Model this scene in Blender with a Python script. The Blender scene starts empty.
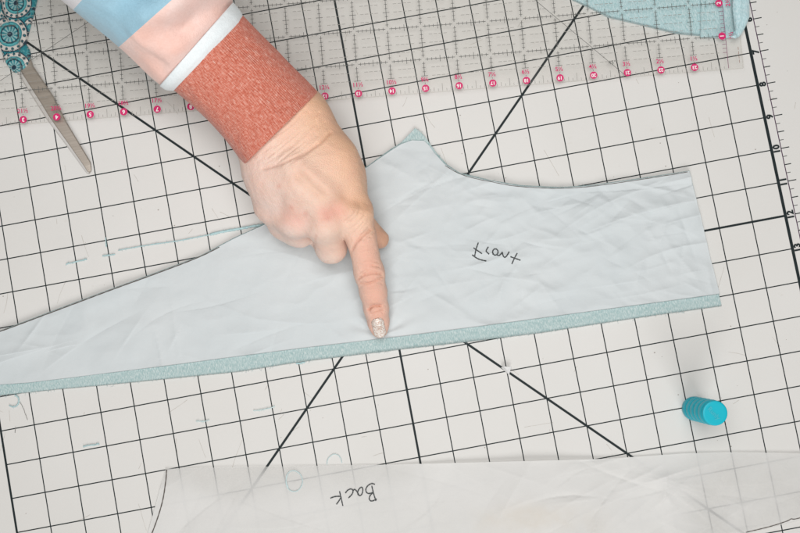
import bpy, math, random
import numpy as np
from mathutils import Matrix, Vector

random.seed(7)
SC = bpy.context.scene
COL = SC.collection
IN = 0.0254                                     # the mat is ruled in inches

# ------------------------------------------------------------------ camera
def rodrigues(w):
    th = np.linalg.norm(w); k = np.array(w) / th
    K = np.array([[0, -k[2], k[1]], [k[2], 0, -k[0]], [-k[1], k[0], 0]])
    return np.eye(3) + math.sin(th) * K + (1 - math.cos(th)) * K @ K
D = np.diag([1.0, -1.0, -1.0])
RWC = D @ rodrigues([-0.0715, 0.0034, -0.1845]) @ D            # world -> camera
CAM = -RWC.T @ (D @ np.array([-0.3467, 0.6937, 32.9675])) * IN   # camera place, 0.84 m over the mat
RCW = RWC.T
FPX = 1111.0
cd = bpy.data.cameras.new('camera'); cam = bpy.data.objects.new('camera', cd); COL.objects.link(cam)
cd.sensor_width = 36.0; cd.lens = FPX / 800 * 36.0
cd.clip_start = 0.01; cd.clip_end = 50
M4 = Matrix([[*RCW[0], CAM[0]], [*RCW[1], CAM[1]], [*RCW[2], CAM[2]], [0, 0, 0, 1]])
cam.matrix_world = M4
SC.camera = cam

def at(px, py, z=0.0):
    """point of the photo (800 px wide) measured back onto the plane at height z"""
    d = RCW @ np.array([(px - 400) / FPX, -(py - 266.5) / FPX, -1.0])
    return CAM + d * ((z - CAM[2]) / d[2])
def ats(pts, z=0.0):
    return np.array([at(x, y, z) for x, y in pts])
EX = at(500, 346) - at(400, 346); EX /= np.linalg.norm(EX)      # right of the photo, on the mat
EY = np.array([-EX[1], EX[0], 0.0])                             # up the photo, on the mat
EZ = np.array([0, 0, 1.0])

# ------------------------------------------------------------------ light
w = bpy.data.worlds.new('World'); SC.world = w; w.use_nodes = True
w.node_tree.nodes['Background'].inputs[0].default_value = (1.0, 0.94, 0.87, 1)
w.node_tree.nodes['Background'].inputs[1].default_value = 0.16
def area(name, pos, target, size, power, col):
    l = bpy.data.lights.new(name, 'AREA'); l.shape = 'RECTANGLE'; l.size, l.size_y = size
    l.energy = power; l.color = col
    o = bpy.data.objects.new(name, l); COL.objects.link(o)
    o.location = pos
    o.rotation_euler = (Vector(target) - Vector(pos)).to_track_quat('-Z', 'Y').to_euler()
area('window_light', EX * 0.35 - EY * 2.5 + EZ * 2.1, (0, 0, 0.03), (2.2, 1.7), 59.0, (1.0, 0.995, 0.985))
area('added_centre_light', EX * 0.02 + EY * 0.08 + EZ * 1.00, (0.03, 0, 0), (0.5, 0.5), 7.0, (1.0, 0.995, 0.985))  # unseen lamp added overhead so the light falls off towards the corners
vs = SC.view_settings
vs.view_transform = 'Standard'; vs.look = 'None'; vs.gamma = 1.0; vs.exposure = 0.0
vs.use_curve_mapping = False

# ------------------------------------------------------------------ node helpers
class NT:
    def __init__(s, name):
        s.m = bpy.data.materials.new(name); s.m.use_nodes = True
        s.t = s.m.node_tree; s.b = s.t.nodes['Principled BSDF']; s.o = s.t.nodes['Material Output']
    def n(s, typ, **kw):
        nd = s.t.nodes.new(typ)
        for k, v in kw.items():
            if k.startswith('i_'):
                key = k[2:]
                nd.inputs[int(key) if key.isdigit() else key.replace('_', ' ')].default_value = v
            else: setattr(nd, k, v)
        return nd
    def l(s, a, b): s.t.links.new(a, b)
    def coord(s, kind='Object', scale=(1, 1, 1), rot=(0, 0, 0)):
        c = s.n('ShaderNodeTexCoord'); mp = s.n('ShaderNodeMapping')
        mp.inputs['Scale'].default_value = scale; mp.inputs['Rotation'].default_value = rot
        s.l(c.outputs[kind], mp.inputs[0]); return mp.outputs[0]
    def noise(s, vec, scale, detail=4, rough=.55):
        nd = s.n('ShaderNodeTexNoise'); nd.inputs['Scale'].default_value = scale
        nd.inputs['Detail'].default_value = detail; nd.inputs['Roughness'].default_value = rough
        s.l(vec, nd.inputs['Vector']); return nd.outputs['Fac']
    def ramp(s, fac, stops):
        nd = s.n('ShaderNodeValToRGB'); el = nd.color_ramp.elements
        while len(el) < len(stops): el.new(.5)
        for e, (p, c) in zip(el, stops):
            e.position = p; e.color = (*c, 1) if len(c) == 3 else c
        s.l(fac, nd.inputs[0]); return nd.outputs[0]
    def mix(s, fac, a, b, mode='MIX'):
        nd = s.n('ShaderNodeMix', data_type='RGBA', blend_type=mode)
        for sock, v in ((nd.inputs[0], fac), (nd.inputs[6], a), (nd.inputs[7], b)):
            if hasattr(v, 'links'): s.l(v, sock)
            elif isinstance(v, (int, float)): sock.default_value = v
            else: sock.default_value = (*v, 1)
        return nd.outputs[2]
    def math(s, op, a, b=0.0):
        nd = s.n('ShaderNodeMath', operation=op)
        for sock, v in ((nd.inputs[0], a), (nd.inputs[1], b)):
            if hasattr(v, 'links'): s.l(v, sock)
            else: sock.default_value = v
        return nd.outputs[0]
    def attr(s, name, out='Color'):
        return s.n('ShaderNodeAttribute', attribute_name=name).outputs[out]
    def base(s, v):
        if hasattr(v, 'links'): s.l(v, s.b.inputs['Base Color'])
        else: s.b.inputs['Base Color'].default_value = (*v, 1)
    def bump(s, h, strength, dist=0.001):
        nd = s.n('ShaderNodeBump'); nd.inputs['Strength'].default_value = strength
        nd.inputs['Distance'].default_value = dist
        s.l(h, nd.inputs['Height']); s.l(nd.outputs[0], s.b.inputs['Normal'])
    def set(s, **kw):
        for k, v in kw.items(): s.b.inputs[k.replace('_', ' ')].default_value = v
        return s

def plain(name, col, rough=.6, spec=.3, var=.0, vscale=60):
    t = NT(name); t.set(Roughness=rough); t.b.inputs['Specular IOR Level'].default_value = spec
    if var:
        f = t.noise(t.coord(), vscale)
        t.base(t.ramp(f, [(.3, tuple(c * (1 - var) for c in col)), (.7, tuple(min(1, c * (1 + var)) for c in col))]))
    else: t.base(col)
    return t.m

# ------------------------------------------------------------------ mesh helpers
class MB:
    """collects faces of one mesh object"""
    def __init__(s): s.v = []; s.f = []; s.m = []
    def add(s, verts, faces, mi=0):
        o = len(s.v); s.v.extend([tuple(map(float, p)) for p in verts])
        s.f.extend([tuple(int(i) + o for i in f) for f in faces]); s.m.extend([mi] * len(faces))
    def seg(s, a, b, wd, mi=0, z=None):
        """flat printed stroke"""
        a = np.array(a, float); b = np.array(b, float)
        if z is not None: a = np.array([a[0], a[1], z]); b = np.array([b[0], b[1], z])
        d = b - a; d /= np.linalg.norm(d) + 1e-12
        p = np.array([-d[1], d[0], 0]) * wd / 2
        s.add([a - p, b - p, b + p, a + p], [(0, 1, 2, 3)], mi)
    def build(s, name, mats, parent=None, smooth=False):
        me = bpy.data.meshes.new(name); me.from_pydata(s.v, [], s.f)
        for m in (mats if isinstance(mats, (list, tuple)) else [mats]): me.materials.append(m)
        me.polygons.foreach_set('material_index', s.m)
        if smooth: me.polygons.foreach_set('use_smooth', [True] * len(s.f))
        me.update()
        return link(name, me, parent)

def link(name, me, parent=None):
    o = bpy.data.objects.new(name, me); COL.objects.link(o)
    if parent is not None: o.parent = parent; o.matrix_parent_inverse = parent.matrix_world.inverted()
    return o
def mesh_np(name, V, F, mats, parent=None, smooth=True, uv=None, cols=None):
    me = bpy.data.meshes.new(name); me.from_pydata(np.asarray(V).tolist(), [], np.asarray(F).tolist() if not isinstance(F, list) else F)
    for m in (mats if isinstance(mats, (list, tuple)) else [mats]): me.materials.append(m)
    if smooth: me.polygons.foreach_set('use_smooth', [True] * len(me.polygons))
    if uv is not None:
        lay = me.uv_layers.new(name='UVMap'); li = np.zeros(len(me.loops), np.int32)
        me.loops.foreach_get('vertex_index', li); lay.data.foreach_set('uv', np.asarray(uv)[li].astype(np.float32).ravel())
    for k, c in (cols or {}).items():
        a = me.attributes.new(k, 'FLOAT_COLOR', 'POINT')
        c = np.asarray(c, np.float32)
        if c.ndim == 1: c = np.stack([c, c, c], 1)
        a.data.foreach_set('color', np.concatenate([c, np.ones((len(c), 1), np.float32)], 1).astype(np.float32).ravel())
    me.update()
    return link(name, me, parent)
def tag(o, label=None, cat=None, group=None, kind=None):
    for k, v in (('label', label), ('category', cat), ('group', group), ('kind', kind)):
        if v: o[k] = v
    return o
def empty(name, loc, label, cat, group=None):
    o = bpy.data.objects.new(name, None); COL.objects.link(o); o.location = loc; o.empty_display_size = .02
    bpy.context.view_layer.update()
    return tag(o, label, cat, group)
def resample(P, n):
    P = np.asarray(P, float); d = np.r_[0, np.cumsum(np.linalg.norm(np.diff(P, axis=0), axis=1))]
    t = np.linspace(0, d[-1], n)
    return np.stack([np.interp(t, d, P[:, k]) for k in range(P.shape[1])], 1)
def smooth_poly(P, n, it=2):
    """Chaikin rounding, then even spacing"""
    P = np.asarray(P, float)
    for _ in range(it):
        Q = np.empty((2 * (len(P) - 1), P.shape[1]))
        Q[0::2] = .75 * P[:-1] + .25 * P[1:]; Q[1::2] = .25 * P[:-1] + .75 * P[1:]
        P = np.vstack([P[:1], Q, P[-1:]])
    return resample(P, n)
def grid_faces(nu, nv, off=0):
    i = np.arange(nu - 1)[:, None]; j = np.arange(nv - 1)[None]
    a = (i * nv + j).ravel() + off
    return np.stack([a, a + nv, a + nv + 1, a + 1], 1)
def loft(name, top, bot, nu, nv, zf, mats, parent=None, floor=None, cols=None):
    """sheet between two border lines of the world plane; floor gives it a skirt down to that height"""
    T = resample(top, nu); B = resample(bot, nu)
    v = np.linspace(0, 1, nv)[None, :, None]
    P = T[:, None, :2] * (1 - v) + B[:, None, :2] * v
    X = P.reshape(-1, 2); Z = zf(X[:, 0], X[:, 1])
    V = np.c_[X, Z]; F = [tuple(f[::-1]) for f in grid_faces(nu, nv)]
    if F:
        a, b, c = V[F[0][0]], V[F[0][1]], V[F[0][2]]
        if np.cross(b - a, c - a)[2] < 0: F = [f[::-1] for f in F]
    if floor is not None:
        loop = [i * nv for i in range(nu)] + [(nu - 1) * nv + j for j in range(1, nv)] + \
               [i * nv + nv - 1 for i in range(nu - 2, -1, -1)] + [j for j in range(nv - 2, 0, -1)]
        low = V[loop].copy(); low[:, 2] = floor; o = len(V); V = np.vstack([V, low])
        n = len(loop); F += [(loop[k], o + k, o + (k + 1) % n, loop[(k + 1) % n]) for k in range(n)]
    cc = {k: f(V) for k, f in (cols or {}).items()}
    return mesh_np(name, V, F, mats, parent, cols=cc)
def tube(P, r, ns=8, closed=False):
    P = np.asarray(P, float); n = len(P); rr = np.broadcast_to(r, (n,))
    Tn = np.gradient(P, axis=0); Tn /= np.linalg.norm(Tn, axis=1)[:, None] + 1e-12
    N1 = np.cross(Tn, EZ); N1 /= np.linalg.norm(N1, axis=1)[:, None] + 1e-9
    N2 = np.cross(N1, Tn)
    a = np.linspace(0, 2 * math.pi, ns, endpoint=False)
    V = (P[:, None] + rr[:, None, None] * (np.cos(a)[None, :, None] * N1[:, None] + np.sin(a)[None, :, None] * N2[:, None])).reshape(-1, 3)
    F = []
    for i in range(n - 1):
        for j in range(ns):
            k = (j + 1) % ns
            F.append((i * ns + j, i * ns + k, (i + 1) * ns + k, (i + 1) * ns + j))
    F.append(tuple(range(ns))[::-1]); F.append(tuple((n - 1) * ns + j for j in range(ns)))
    return V, F
def text_mesh(body, size, bold=0.0):
    cu = bpy.data.curves.new('glyphs', 'FONT'); cu.body = body; cu.size = size
    cu.align_x = 'CENTER'; cu.align_y = 'CENTER'; cu.offset = bold; cu.resolution_u = 3
    o = bpy.data.objects.new('glyphs', cu); COL.objects.link(o)
    bpy.context.view_layer.update()
    ev = o.evaluated_get(bpy.context.evaluated_depsgraph_get()); me = ev.to_mesh()
    V = np.array([v.co[:] for v in me.vertices]); F = [tuple(p.vertices) for p in me.polygons]
    ev.to_mesh_clear(); bpy.data.objects.remove(o); bpy.data.curves.remove(cu)
    return V, F
def put_text(mb, body, size, pos, xdir, ydir, mi, bold=0.0):
    V, F = text_mesh(body, size, bold)
    if len(V): mb.add(np.asarray(pos) + V[:, :1] * xdir + V[:, 1:2] * ydir, F, mi)
def fnoise(X, Y, scale, seed, octs=3):
    """cheap smooth value noise"""
    rs = np.random.RandomState(seed); out = np.zeros_like(X); amp = 1.0; tot = 0
    for o in range(octs):
        g = rs.rand(64, 64) * 2 - 1
        x = X * scale + rs.rand() * 50; y = Y * scale + rs.rand() * 50
        xi = np.floor(x).astype(int); yi = np.floor(y).astype(int); fx = x - xi; fy = y - yi
        fx = fx * fx * (3 - 2 * fx); fy = fy * fy * (3 - 2 * fy)
        G = lambda a, b: g[a % 64, b % 64]
        out += amp * ((G(xi, yi) * (1 - fx) + G(xi + 1, yi) * fx) * (1 - fy) + (G(xi, yi + 1) * (1 - fx) + G(xi + 1, yi + 1) * fx) * fy)
        tot += amp; amp *= .5; scale *= 2.03
    return out / tot
def seg_dist(X, Y, P):
    """distance of points to a polyline of the plane"""
    d = np.full(X.shape, 1e9)
    for a, b in zip(P[:-1], P[1:]):
        dx, dy = b[0] - a[0], b[1] - a[1]; L = dx * dx + dy * dy + 1e-15
        t = np.clip(((X - a[0]) * dx + (Y - a[1]) * dy) / L, 0, 1)
        d = np.minimum(d, np.hypot(X - a[0] - t * dx, Y - a[1] - t * dy))
    return d
class Creases:
    def __init__(s, seed, n, box, ang, sd, length, width, amp):
        rs = np.random.RandomState(seed); s.c = []
        for _ in range(n):
            p = at(box[0] + rs.rand() * (box[2] - box[0]), box[1] + rs.rand() * (box[3] - box[1]))
            a = ang + rs.randn() * sd; dirv = EX * math.cos(a) + EY * math.sin(a)
            s.c.append((p, dirv, length * (.4 + 1.2 * rs.rand()), width * (.5 + rs.rand()), amp * (.3 + rs.rand()) * (1 if rs.rand() < .6 else -1), rs.randn() * 2.5))
    def __call__(s, X, Y):
        h = np.zeros_like(X)
        for p, d, L, wd, a, bend in s.c:
            u = (X - p[0]) * d[0] + (Y - p[1]) * d[1]; v = -(X - p[0]) * d[1] + (Y - p[1]) * d[0]
            v = v - bend * u * u
            h += a * np.exp(-(u / L) ** 2) * np.exp(-np.sqrt((v / wd) ** 2 + .09))* (1 + .25*np.sign(v))
        return h

# ================================================================== setting: table and cutting mat
table_m = plain('table_white', (.70, .69, .67), .5, .3, .03, 8)
MB_ = MB(); MB_.add([(-1.6, -1.3, -.003), (1.6, -1.3, -.003), (1.6, 1.3, -.003), (-1.6, 1.3, -.003)], [(0, 1, 2, 3)])
MB_.add([(-1.6, -1.3, -.035), (1.6, -1.3, -.035), (1.6, 1.3, -.035), (-1.6, 1.3, -.035)], [(3, 2, 1, 0)])
tag(MB_.build('tabletop', table_m), kind='structure')

t = NT('mat_vinyl')
v = t.coord(); f1 = t.noise(v, 9, 5); f2 = t.noise(v, 900, 2)
c1 = t.ramp(f1, [(.3, (.648, .637, .615)), (.7, (.676, .666, .648))])
spot = t.noise(t.coord(scale=(1, 1, 1)), 75, 3, .6)
t.base(t.mix(t.ramp(spot, [(.70, (0, 0, 0)), (.80, (.25, .25, .25))]), c1, (.52, .48, .42)))
t.set(Roughness=.55); t.b.inputs['Specular IOR Level'].default_value = .25; t.bump(f2, .12, .0004)
mat_m = t.m
ink = plain('mat_ink', (.012, .020, .022), .6, .2)
ink2 = plain('mat_ink_violet', (.060, .022, .060), .6, .2)
ink3 = plain('mat_ink_grey', (.10, .10, .10), .6, .2)
mat = empty('cutting_mat', (0, 0, 0), 'large off-white cutting mat ruled with a black one-inch grid', 'cutting mat')
def mp(c, r, z=0.0): return np.array([(c + 12) * IN, -(r - 12) * IN, z])
m = MB()
x0, x1, y0, y1 = -14.2 * IN, 15.4 * IN, -13.6 * IN, 13.6 * IN
m.add([(x0, y0, 0), (x1, y0, 0), (x1, y1, 0), (x0, y1, 0)], [(0, 1, 2, 3)])
m.add([(x0, y0, 0), (x1, y0, 0), (x1, y1, 0), (x0, y1, 0), (x0, y0, -.0025), (x1, y0, -.0025), (x1, y1, -.0025), (x0, y1, -.0025)],
      [(0, 4, 5, 1), (1, 5, 6, 2), (2, 6, 7, 3), (3, 7, 4, 0)])
m.build('vinyl_sheet', mat_m, mat)
g = MB(); zl = .00010
for k in range(0, 25):
    thick = k % 12 == 0
    wd = .0016 if thick else .00079
    g.seg(mp(-24, k), mp(0, k), wd, 0, zl + (.00006 if thick else 0))
    g.seg(mp(-k, 0), mp(-k, 24), wd if k else .0023, 0, zl + .00003 + (.00006 if thick else 0))
g.seg(mp(-24, 0), mp(0, 24), .0017, 0, zl + .00015); g.seg(mp(0, 0), mp(-24, 24), .0017, 0, zl + .00018)
off = .29
g.seg(mp(off, -.4), mp(off, 24.4), .0007, 1, zl)
for q in range(0, 24 * 8 + 1):
    r = q / 8
    ln = .25 if q % 8 == 0 else (.20 if q % 4 == 0 else (.13 if q % 2 == 0 else .0))
    if ln: g.seg(mp(off, r), mp(off + ln, r), .0007 if q % 4 == 0 else .0005, 0 if q % 4 == 0 else 2, zl + .00003)
up = mp(0, 0) - mp(0, 1); up /= np.linalg.norm(up); lf = mp(-1, 0) - mp(0, 0); lf /= np.linalg.norm(lf)
for r in range(1, 24):
    put_text(g, str(r), .0068, mp(.160, r, zl + .0003), up, lf, 0, .00030)
g.build('printed_grid', [ink, ink2, ink3], mat)

g = MB(); rs = np.random.RandomState(5)
for _ in range(75):
    p = at(rs.rand() * 800, rs.rand() * 533); a = rs.rand() * 6.28; L = .004 + .018 * rs.rand() ** 2; P = [p]
    for q in range(5): a += rs.randn() * .06; P.append(P[-1] + L / 5 * np.array([math.cos(a), math.sin(a), 0]))
    for u, v_ in zip(P[:-1], P[1:]): g.seg(u, v_, .00016 + .00022 * rs.rand(), 0, .00006)
for a, b in (((544, 150), (559, 176)), ((441, 148), (447, 165)), ((574, 372), (577, 366)), ((733, 404), (739, 400))): g.seg(at(*a), at(*b), .0003, 0, .00006)
for _ in range(110):
    p = at(rs.rand() * 800, rs.rand() * 533); r = .00025 + .0004 * rs.rand() ** 2; a0 = rs.rand() * 6
    g.add([p + EZ * .00007 + r * np.array([math.cos(a0 + q), math.sin(a0 + q) * (.5 + .5 * rs.rand()), 0]) for q in np.linspace(0, 6.28, 7)[:-1]], [(0, 1, 2, 3, 4, 5)], 1)
o = g.build('wear_marks', [plain('scuff', (.50, .47, .43), .8, .1), plain('speck', (.36, .33, .30), .8, .1)], mat); o['kind'] = 'stuff'

# ================================================================== fabrics
def teal_fabric(name, rot, dark=((.32, (.29, .43, .435)), (.50, (.40, .52, .522)), (.68, (.60, .67, .665))), over=(.48, .575, .575)):
    t = NT(name)
    v = t.coord(scale=(1, 1, 1), rot=(0, 0, rot))
    st = t.coord(scale=(1500, 420, 600), rot=(0, 0, rot))
    n1 = t.noise(st, 1.0, 3, .6); n2 = t.noise(v, 700, 2); n3 = t.noise(v, 40, 3)
    c = t.ramp(n1, dark)
    c = t.mix(t.ramp(n3, [(.35, (0, 0, 0)), (.7, (.35, .35, .35))]), c, over)
    t.base(c); t.set(Roughness=.95); t.b.inputs['Specular IOR Level'].default_value = .1
    t.b.inputs['Sheen Weight'].default_value = .25
    t.bump(t.math('ADD', n1, n2), .6, .0006)
    return t.m
ANG = math.atan2(EX[1], EX[0])
teal_m = teal_fabric('teal_heather_knit', -ANG - .13)
fab_top = [(-60, 346), (-20, 336), (0, 331), (30, 319.6), (60, 308.2), (100, 293.2), (130, 282.2), (160, 271.2), (200, 256.2), (235, 237.6), (262, 225.6), (310, 200), (350, 176),
           (368, 166), (390, 150), (401, 143), (410, 134), (415, 128.5), (421, 133), (426.5, 139), (430.5, 145.5), (437, 154), (447, 165), (460, 173.5), (470, 175.5), (490, 180.5), (520, 185.5), (560, 187.5), (590, 185.5), (640, 178.5), (689, 171)]
fab_bot = [(-60, 402), (0, 395.5), (60, 389), (100, 385.5), (160, 379.5), (240, 371.5), (300, 361.8), (400, 349.5), (470, 341.5), (540, 333), (600, 323.5), (660, 314.5), (721, 306)]
FZ = .0019
def fabz(X, Y): return FZ + .00018 * fnoise(X, Y, 70, 5)
fab = loft('fabric_panel', ats(fab_top), ats(fab_bot), 520, 60, fabz, teal_m, floor=.0003)
tag(fab, 'teal heathered knit fabric lying under the paper piece marked Front', 'fabric')

def fibres(name, edge, n, parent, m, z, seed, out):
    rs = np.random.RandomState(seed); P = resample(ats(edge, z), 4000); mb = MB()
    for _ in range(n):
        i = rs.randint(5, 3995); tv = P[i + 4] - P[i - 4]; tv /= np.linalg.norm(tv); nv = np.array([-tv[1], tv[0], 0]) * out
        a = rs.randn() * .7; L = .0006 + .0013 * rs.rand() ** 2; d = nv * math.cos(a) + tv * math.sin(a)
        q = np.array([P[i], P[i] + d * L * .6 + EZ * .0002 * rs.rand(), P[i] + d * L + tv * L * .4 * rs.randn()])
        V, F = tube(q, .00006 + .00005 * rs.rand(), 4); mb.add(V, F)
    o = mb.build(name, m, parent, True); o['kind'] = 'stuff'
fib_m = plain('loose_fibre', (.50, .62, .63), .95, .05)
fibres('loose_fibres', fab_bot, 150, fab, fib_m, .0012, 3, -1)
fibres('loose_fibres', fab_top[12:], 60, fab, fib_m, .0016, 4, 1)

# ================================================================== paper patterns
def paper_material(name, col, tintcol, see):
    t = NT(name); v = t.coord()
    n1 = t.noise(v, 14, 5); n2 = t.noise(v, 420, 3); n3 = t.noise(v, 60, 6, .7)
    t.base(t.mix(t.ramp(n1, [(.35, (0, 0, 0)), (.72, (1, 1, 1))]), col, tintcol))
    t.set(Roughness=.62); t.b.inputs['Specular IOR Level'].default_value = .25
    t.bump(t.math('ADD', t.math('MULTIPLY', n3, 1.0), t.math('MULTIPLY', n2, .25)), .22, .0012)
    if see:
        bc = t.b.inputs['Base Color'].links[0].from_socket
        t.base(t.mix(t.math('MULTIPLY', t.attr('warm_shade', 'Fac'), t.math('MULTIPLY', n3, 1.1)), bc, (.66, .55, .40)))
        tr = t.n('ShaderNodeBsdfTransparent'); mx = t.n('ShaderNodeMixShader')
        a = t.math('MULTIPLY', t.attr('contact', 'Fac'), t.math('ADD', .55, t.math('MULTIPLY', n3, .9)))
        tl = t.n('ShaderNodeBsdfTranslucent'); tl.inputs[0].default_value = (.86, .84, .80, 1); m2 = t.n('ShaderNodeMixShader'); m2.inputs[0].default_value = .21
        t.l(t.b.outputs[0], m2.inputs[1]); t.l(tl.outputs[0], m2.inputs[2])
        t.l(a, mx.inputs[0]); t.l(m2.outputs[0], mx.inputs[1]); t.l(tr.outputs[0], mx.inputs[2])
        t.l(mx.outputs[0], t.o.inputs[0])
    return t.m
front_m = paper_material('tracing_paper_over_teal', (.560, .602, .618), (.595, .628, .640), False)
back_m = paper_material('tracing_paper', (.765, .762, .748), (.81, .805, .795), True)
pencil = plain('pencil_graphite', (.055, .060, .062), .6, .3)
pencil_brown = plain('pencil_line_soft', (.10, .085, .075), .6, .3)
pencil_pale = plain('pencil_line_faint', (.25, .235, .225), .6, .3)

def ridge(X, Y, ang, sx, sy, seed, warp=.004):
    a = ANG + ang; c, n = math.cos(a), math.sin(a)
    u = (X * c + Y * n) + warp * fnoise(X, Y, 45, seed + 1, 2); v = (-X * n + Y * c) + warp * fnoise(X, Y, 52, seed + 2, 2)
    return 1 - 2.6 * np.sqrt(fnoise(u * sx, v * sy, 1.0, seed, 2) ** 2 + .002)
cr1 = Creases(11, 150, (385, 150, 720, 305), .15, .75, .013, .0028, .00080)
cr2 = Creases(12, 60, (0, 240, 420, 385), .05, .7, .022, .0032, .00095)
cr3 = Creases(13, 26, (390, 160, 700, 290), .10, .35, .030, .0040, .00130)
ctr_r = at(560, 235)
def crumple(X, Y):
    k = 1 / (1 + np.exp(-((X - ctr_r[0]) * EX[0] + (Y - ctr_r[1]) * EX[1] + .10) / .03))     # the wide end is the more crumpled one
    return (.00080 + .00085 * k) * ridge(X, Y, .15, 24, 52, 51) * (.5 + .6 * fnoise(X, Y, 25, 53)) + .00035 * ridge(X, Y, -.5, 48, 85, 55) * (.4 + .6 * k)
tipw = at(380, 336, .003)
def pucker(X, Y):
    dx, dy = X - tipw[0], Y - tipw[1]; r = np.hypot(dx, dy); a = np.arctan2(dy, dx)
    return .0007 * np.sin(a * 9 + 1.3 * np.sin(a * 3)) * np.exp(-((r - .016) / .010) ** 2)
edge_top = None
def fronth(X, Y):
    h = cr1(X, Y) + cr2(X, Y) + cr3(X, Y) + crumple(X, Y) + pucker(X, Y) + .0006 * fnoise(X, Y, 22, 31) + .0003 * fnoise(X, Y, 70, 32)
    return FZ + .00115 + np.where(h < 0, .0009 * np.tanh(h / .0009), h)
pap_top = [(-60, 347.5), (-20, 337.5), (0, 332), (30, 320.5), (60, 309), (100, 294), (130, 283), (160, 272), (200, 257), (235, 239), (262, 226.5), (310, 202), (350, 178),
           (368, 167.5), (390, 152), (401, 145), (412, 141), (424, 141.5), (429, 146), (435, 154.5), (445, 165.5), (459, 174.5), (470, 177.2), (490, 182), (520, 187), (545, 188.3), (560, 188.6), (590, 186.5), (640, 179.5), (688, 172)]
pap_bot = [(-60, 391), (0, 384.5), (30, 382.5), (72, 377.5), (100, 374), (160, 366.5), (240, 356), (300, 348.3), (400, 336.5), (470, 327.5), (540, 318.2), (600, 310), (660, 302), (718.5, 294)]
front = loft('pattern_paper', ats(pap_top), ats(pap_bot), 560, 170, fronth, front_m, floor=FZ + .0002)
tag(front, 'crinkled bluish white tracing paper marked Front, on teal fabric under the pointing finger', 'paper pattern')

back_top = [(166, 468.5), (200, 467.6), (240, 466.8), (300, 465.8), (400, 464.2), (470, 462), (544, 459.8), (600, 458.6), (640, 456.3), (682, 453.3), (725, 452), (770, 452.6), (840, 454)]
back_bot = [(139, 566), (300, 566), (500, 566), (640, 566), (690, 551), (730, 538), (748, 532.5), (790, 521.5), (800, 519), (840, 509)]
bt = ats(back_top)
def contact(V):
    X, Y = V[:, 0], V[:, 1]
    def blob(px, py, rx, ry, rot=0.0):
        p = at(px, py); u = (X - p[0]) * EX[0] + (Y - p[1]) * EX[1]; w = (X - p[0]) * EY[0] + (Y - p[1]) * EY[1]
        c, s = math.cos(rot), math.sin(rot); u, w = c * u + s * w, -s * u + c * w
        return np.exp(-((u / (rx * .00076)) ** 2 + (w / (ry * .00076)) ** 2) ** 1.3)
    d = seg_dist(X, Y, bt[:5]) / .00076
    a = .66 * np.exp(-(d / 21) ** 2) * blob(245, 478, 150, 60) + .14 * blob(270, 486, 70, 18)
    a = np.maximum(a, .58 * blob(752, 494, 62, 52)); a = np.maximum(a, .50 * blob(715, 524, 34, 18, -.5))
    a = np.maximum(a, .50 * blob(792, 505, 40, 30));
    a *= .7 + .5 * fnoise(X, Y, 40, 77)
    return np.clip(a, .02, .8)
cb1 = Creases(21, 46, (480, 470, 760, 560), .35, .6, .022, .0038, .0013)
cb2 = Creases(22, 26, (160, 470, 480, 560), .2, .8, .040, .007, .0008)
cb3 = Creases(23, 22, (560, 455, 830, 530), .2, .5, .030, .0045, .0009)
bumpc = at(540, 522)
def backh(X, Y):
    V = np.stack([X, Y, X * 0], 1); k = np.clip(contact(V) / .55, 0, 1)
    h = cb1(X, Y) + cb2(X, Y) + cb3(X, Y) + .0012 * fnoise(X, Y, 14, 41) + .0003 * fnoise(X, Y, 60, 42)
    r = ((X - bumpc[0]) ** 2 + (Y - bumpc[1]) ** 2) / .05 ** 2
    h += .006 * np.exp(-r)
    return .0013 + np.where(h < 0, .0009 * np.tanh(h / .0009), h) * (1 - .85 * k)
def warm_shade(V):  # beige patch: warm fold shading painted into the paper colour
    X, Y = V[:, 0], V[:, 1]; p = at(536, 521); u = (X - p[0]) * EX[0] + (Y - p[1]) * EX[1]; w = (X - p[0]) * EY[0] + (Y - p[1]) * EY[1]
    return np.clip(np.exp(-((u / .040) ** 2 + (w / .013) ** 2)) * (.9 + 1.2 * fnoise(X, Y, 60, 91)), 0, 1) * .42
back = loft('pattern_paper', bt, ats(back_bot), 520, 110, backh, back_m, cols={'contact': contact, 'warm_shade': warm_shade})
tag(back, 'thin see-through white tracing paper marked Back, lying along the bottom of the mat', 'paper pattern')

def stroke(mb, P, zf, wd, lift=.00022, n=None, mi=0):
    P = np.asarray(P, float)[:, :2]; n = n or max(8, len(P) * 7)
    P = smooth_poly(P, n); Tn = np.gradient(P, axis=0); Tn /= np.linalg.norm(Tn, axis=1)[:, None] + 1e-12
    N = np.stack([-Tn[:, 1], Tn[:, 0]], 1); wv = wd * (.8 + .35 * np.abs(np.sin(np.arange(n) * .55 + P[0, 0] * 900)))[:, None] / 2
    L, R = P - N * wv, P + N * wv
    V = np.c_[np.vstack([L, R]), zf(np.r_[L[:, 0], R[:, 0]], np.r_[L[:, 1], R[:, 1]]) + lift]
    mb.add(V, [(i, i + 1, n + i + 1, n + i) for i in range(n - 1)], mi)
def crop(pts, ox, oy, sc): return ats([(ox + x / sc, oy + y / sc) for x, y in pts])
g = MB()
for s in ([(206, 148), (192, 185), (178, 225), (164, 300)], [(150, 208), (195, 240), (247, 276)], [(135, 288), (170, 315), (215, 340), (296, 358)],
          [(320, 196), (300, 225), (290, 248), (327, 281)],
          [(372, 285), (364, 250), (385, 218), (418, 222), (432, 255), (415, 290), (380, 292), (368, 262)],
          [(415, 290), (440, 300), (470, 268), (478, 252), (480, 290), (500, 322), (525, 305), (556, 250)],
          [(646, 268), (615, 322), (584, 392)], [(568, 308), (620, 328), (682, 350)]):
    stroke(g, crop(s, 460, 230, 11.38), fronth, .00088)
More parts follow.
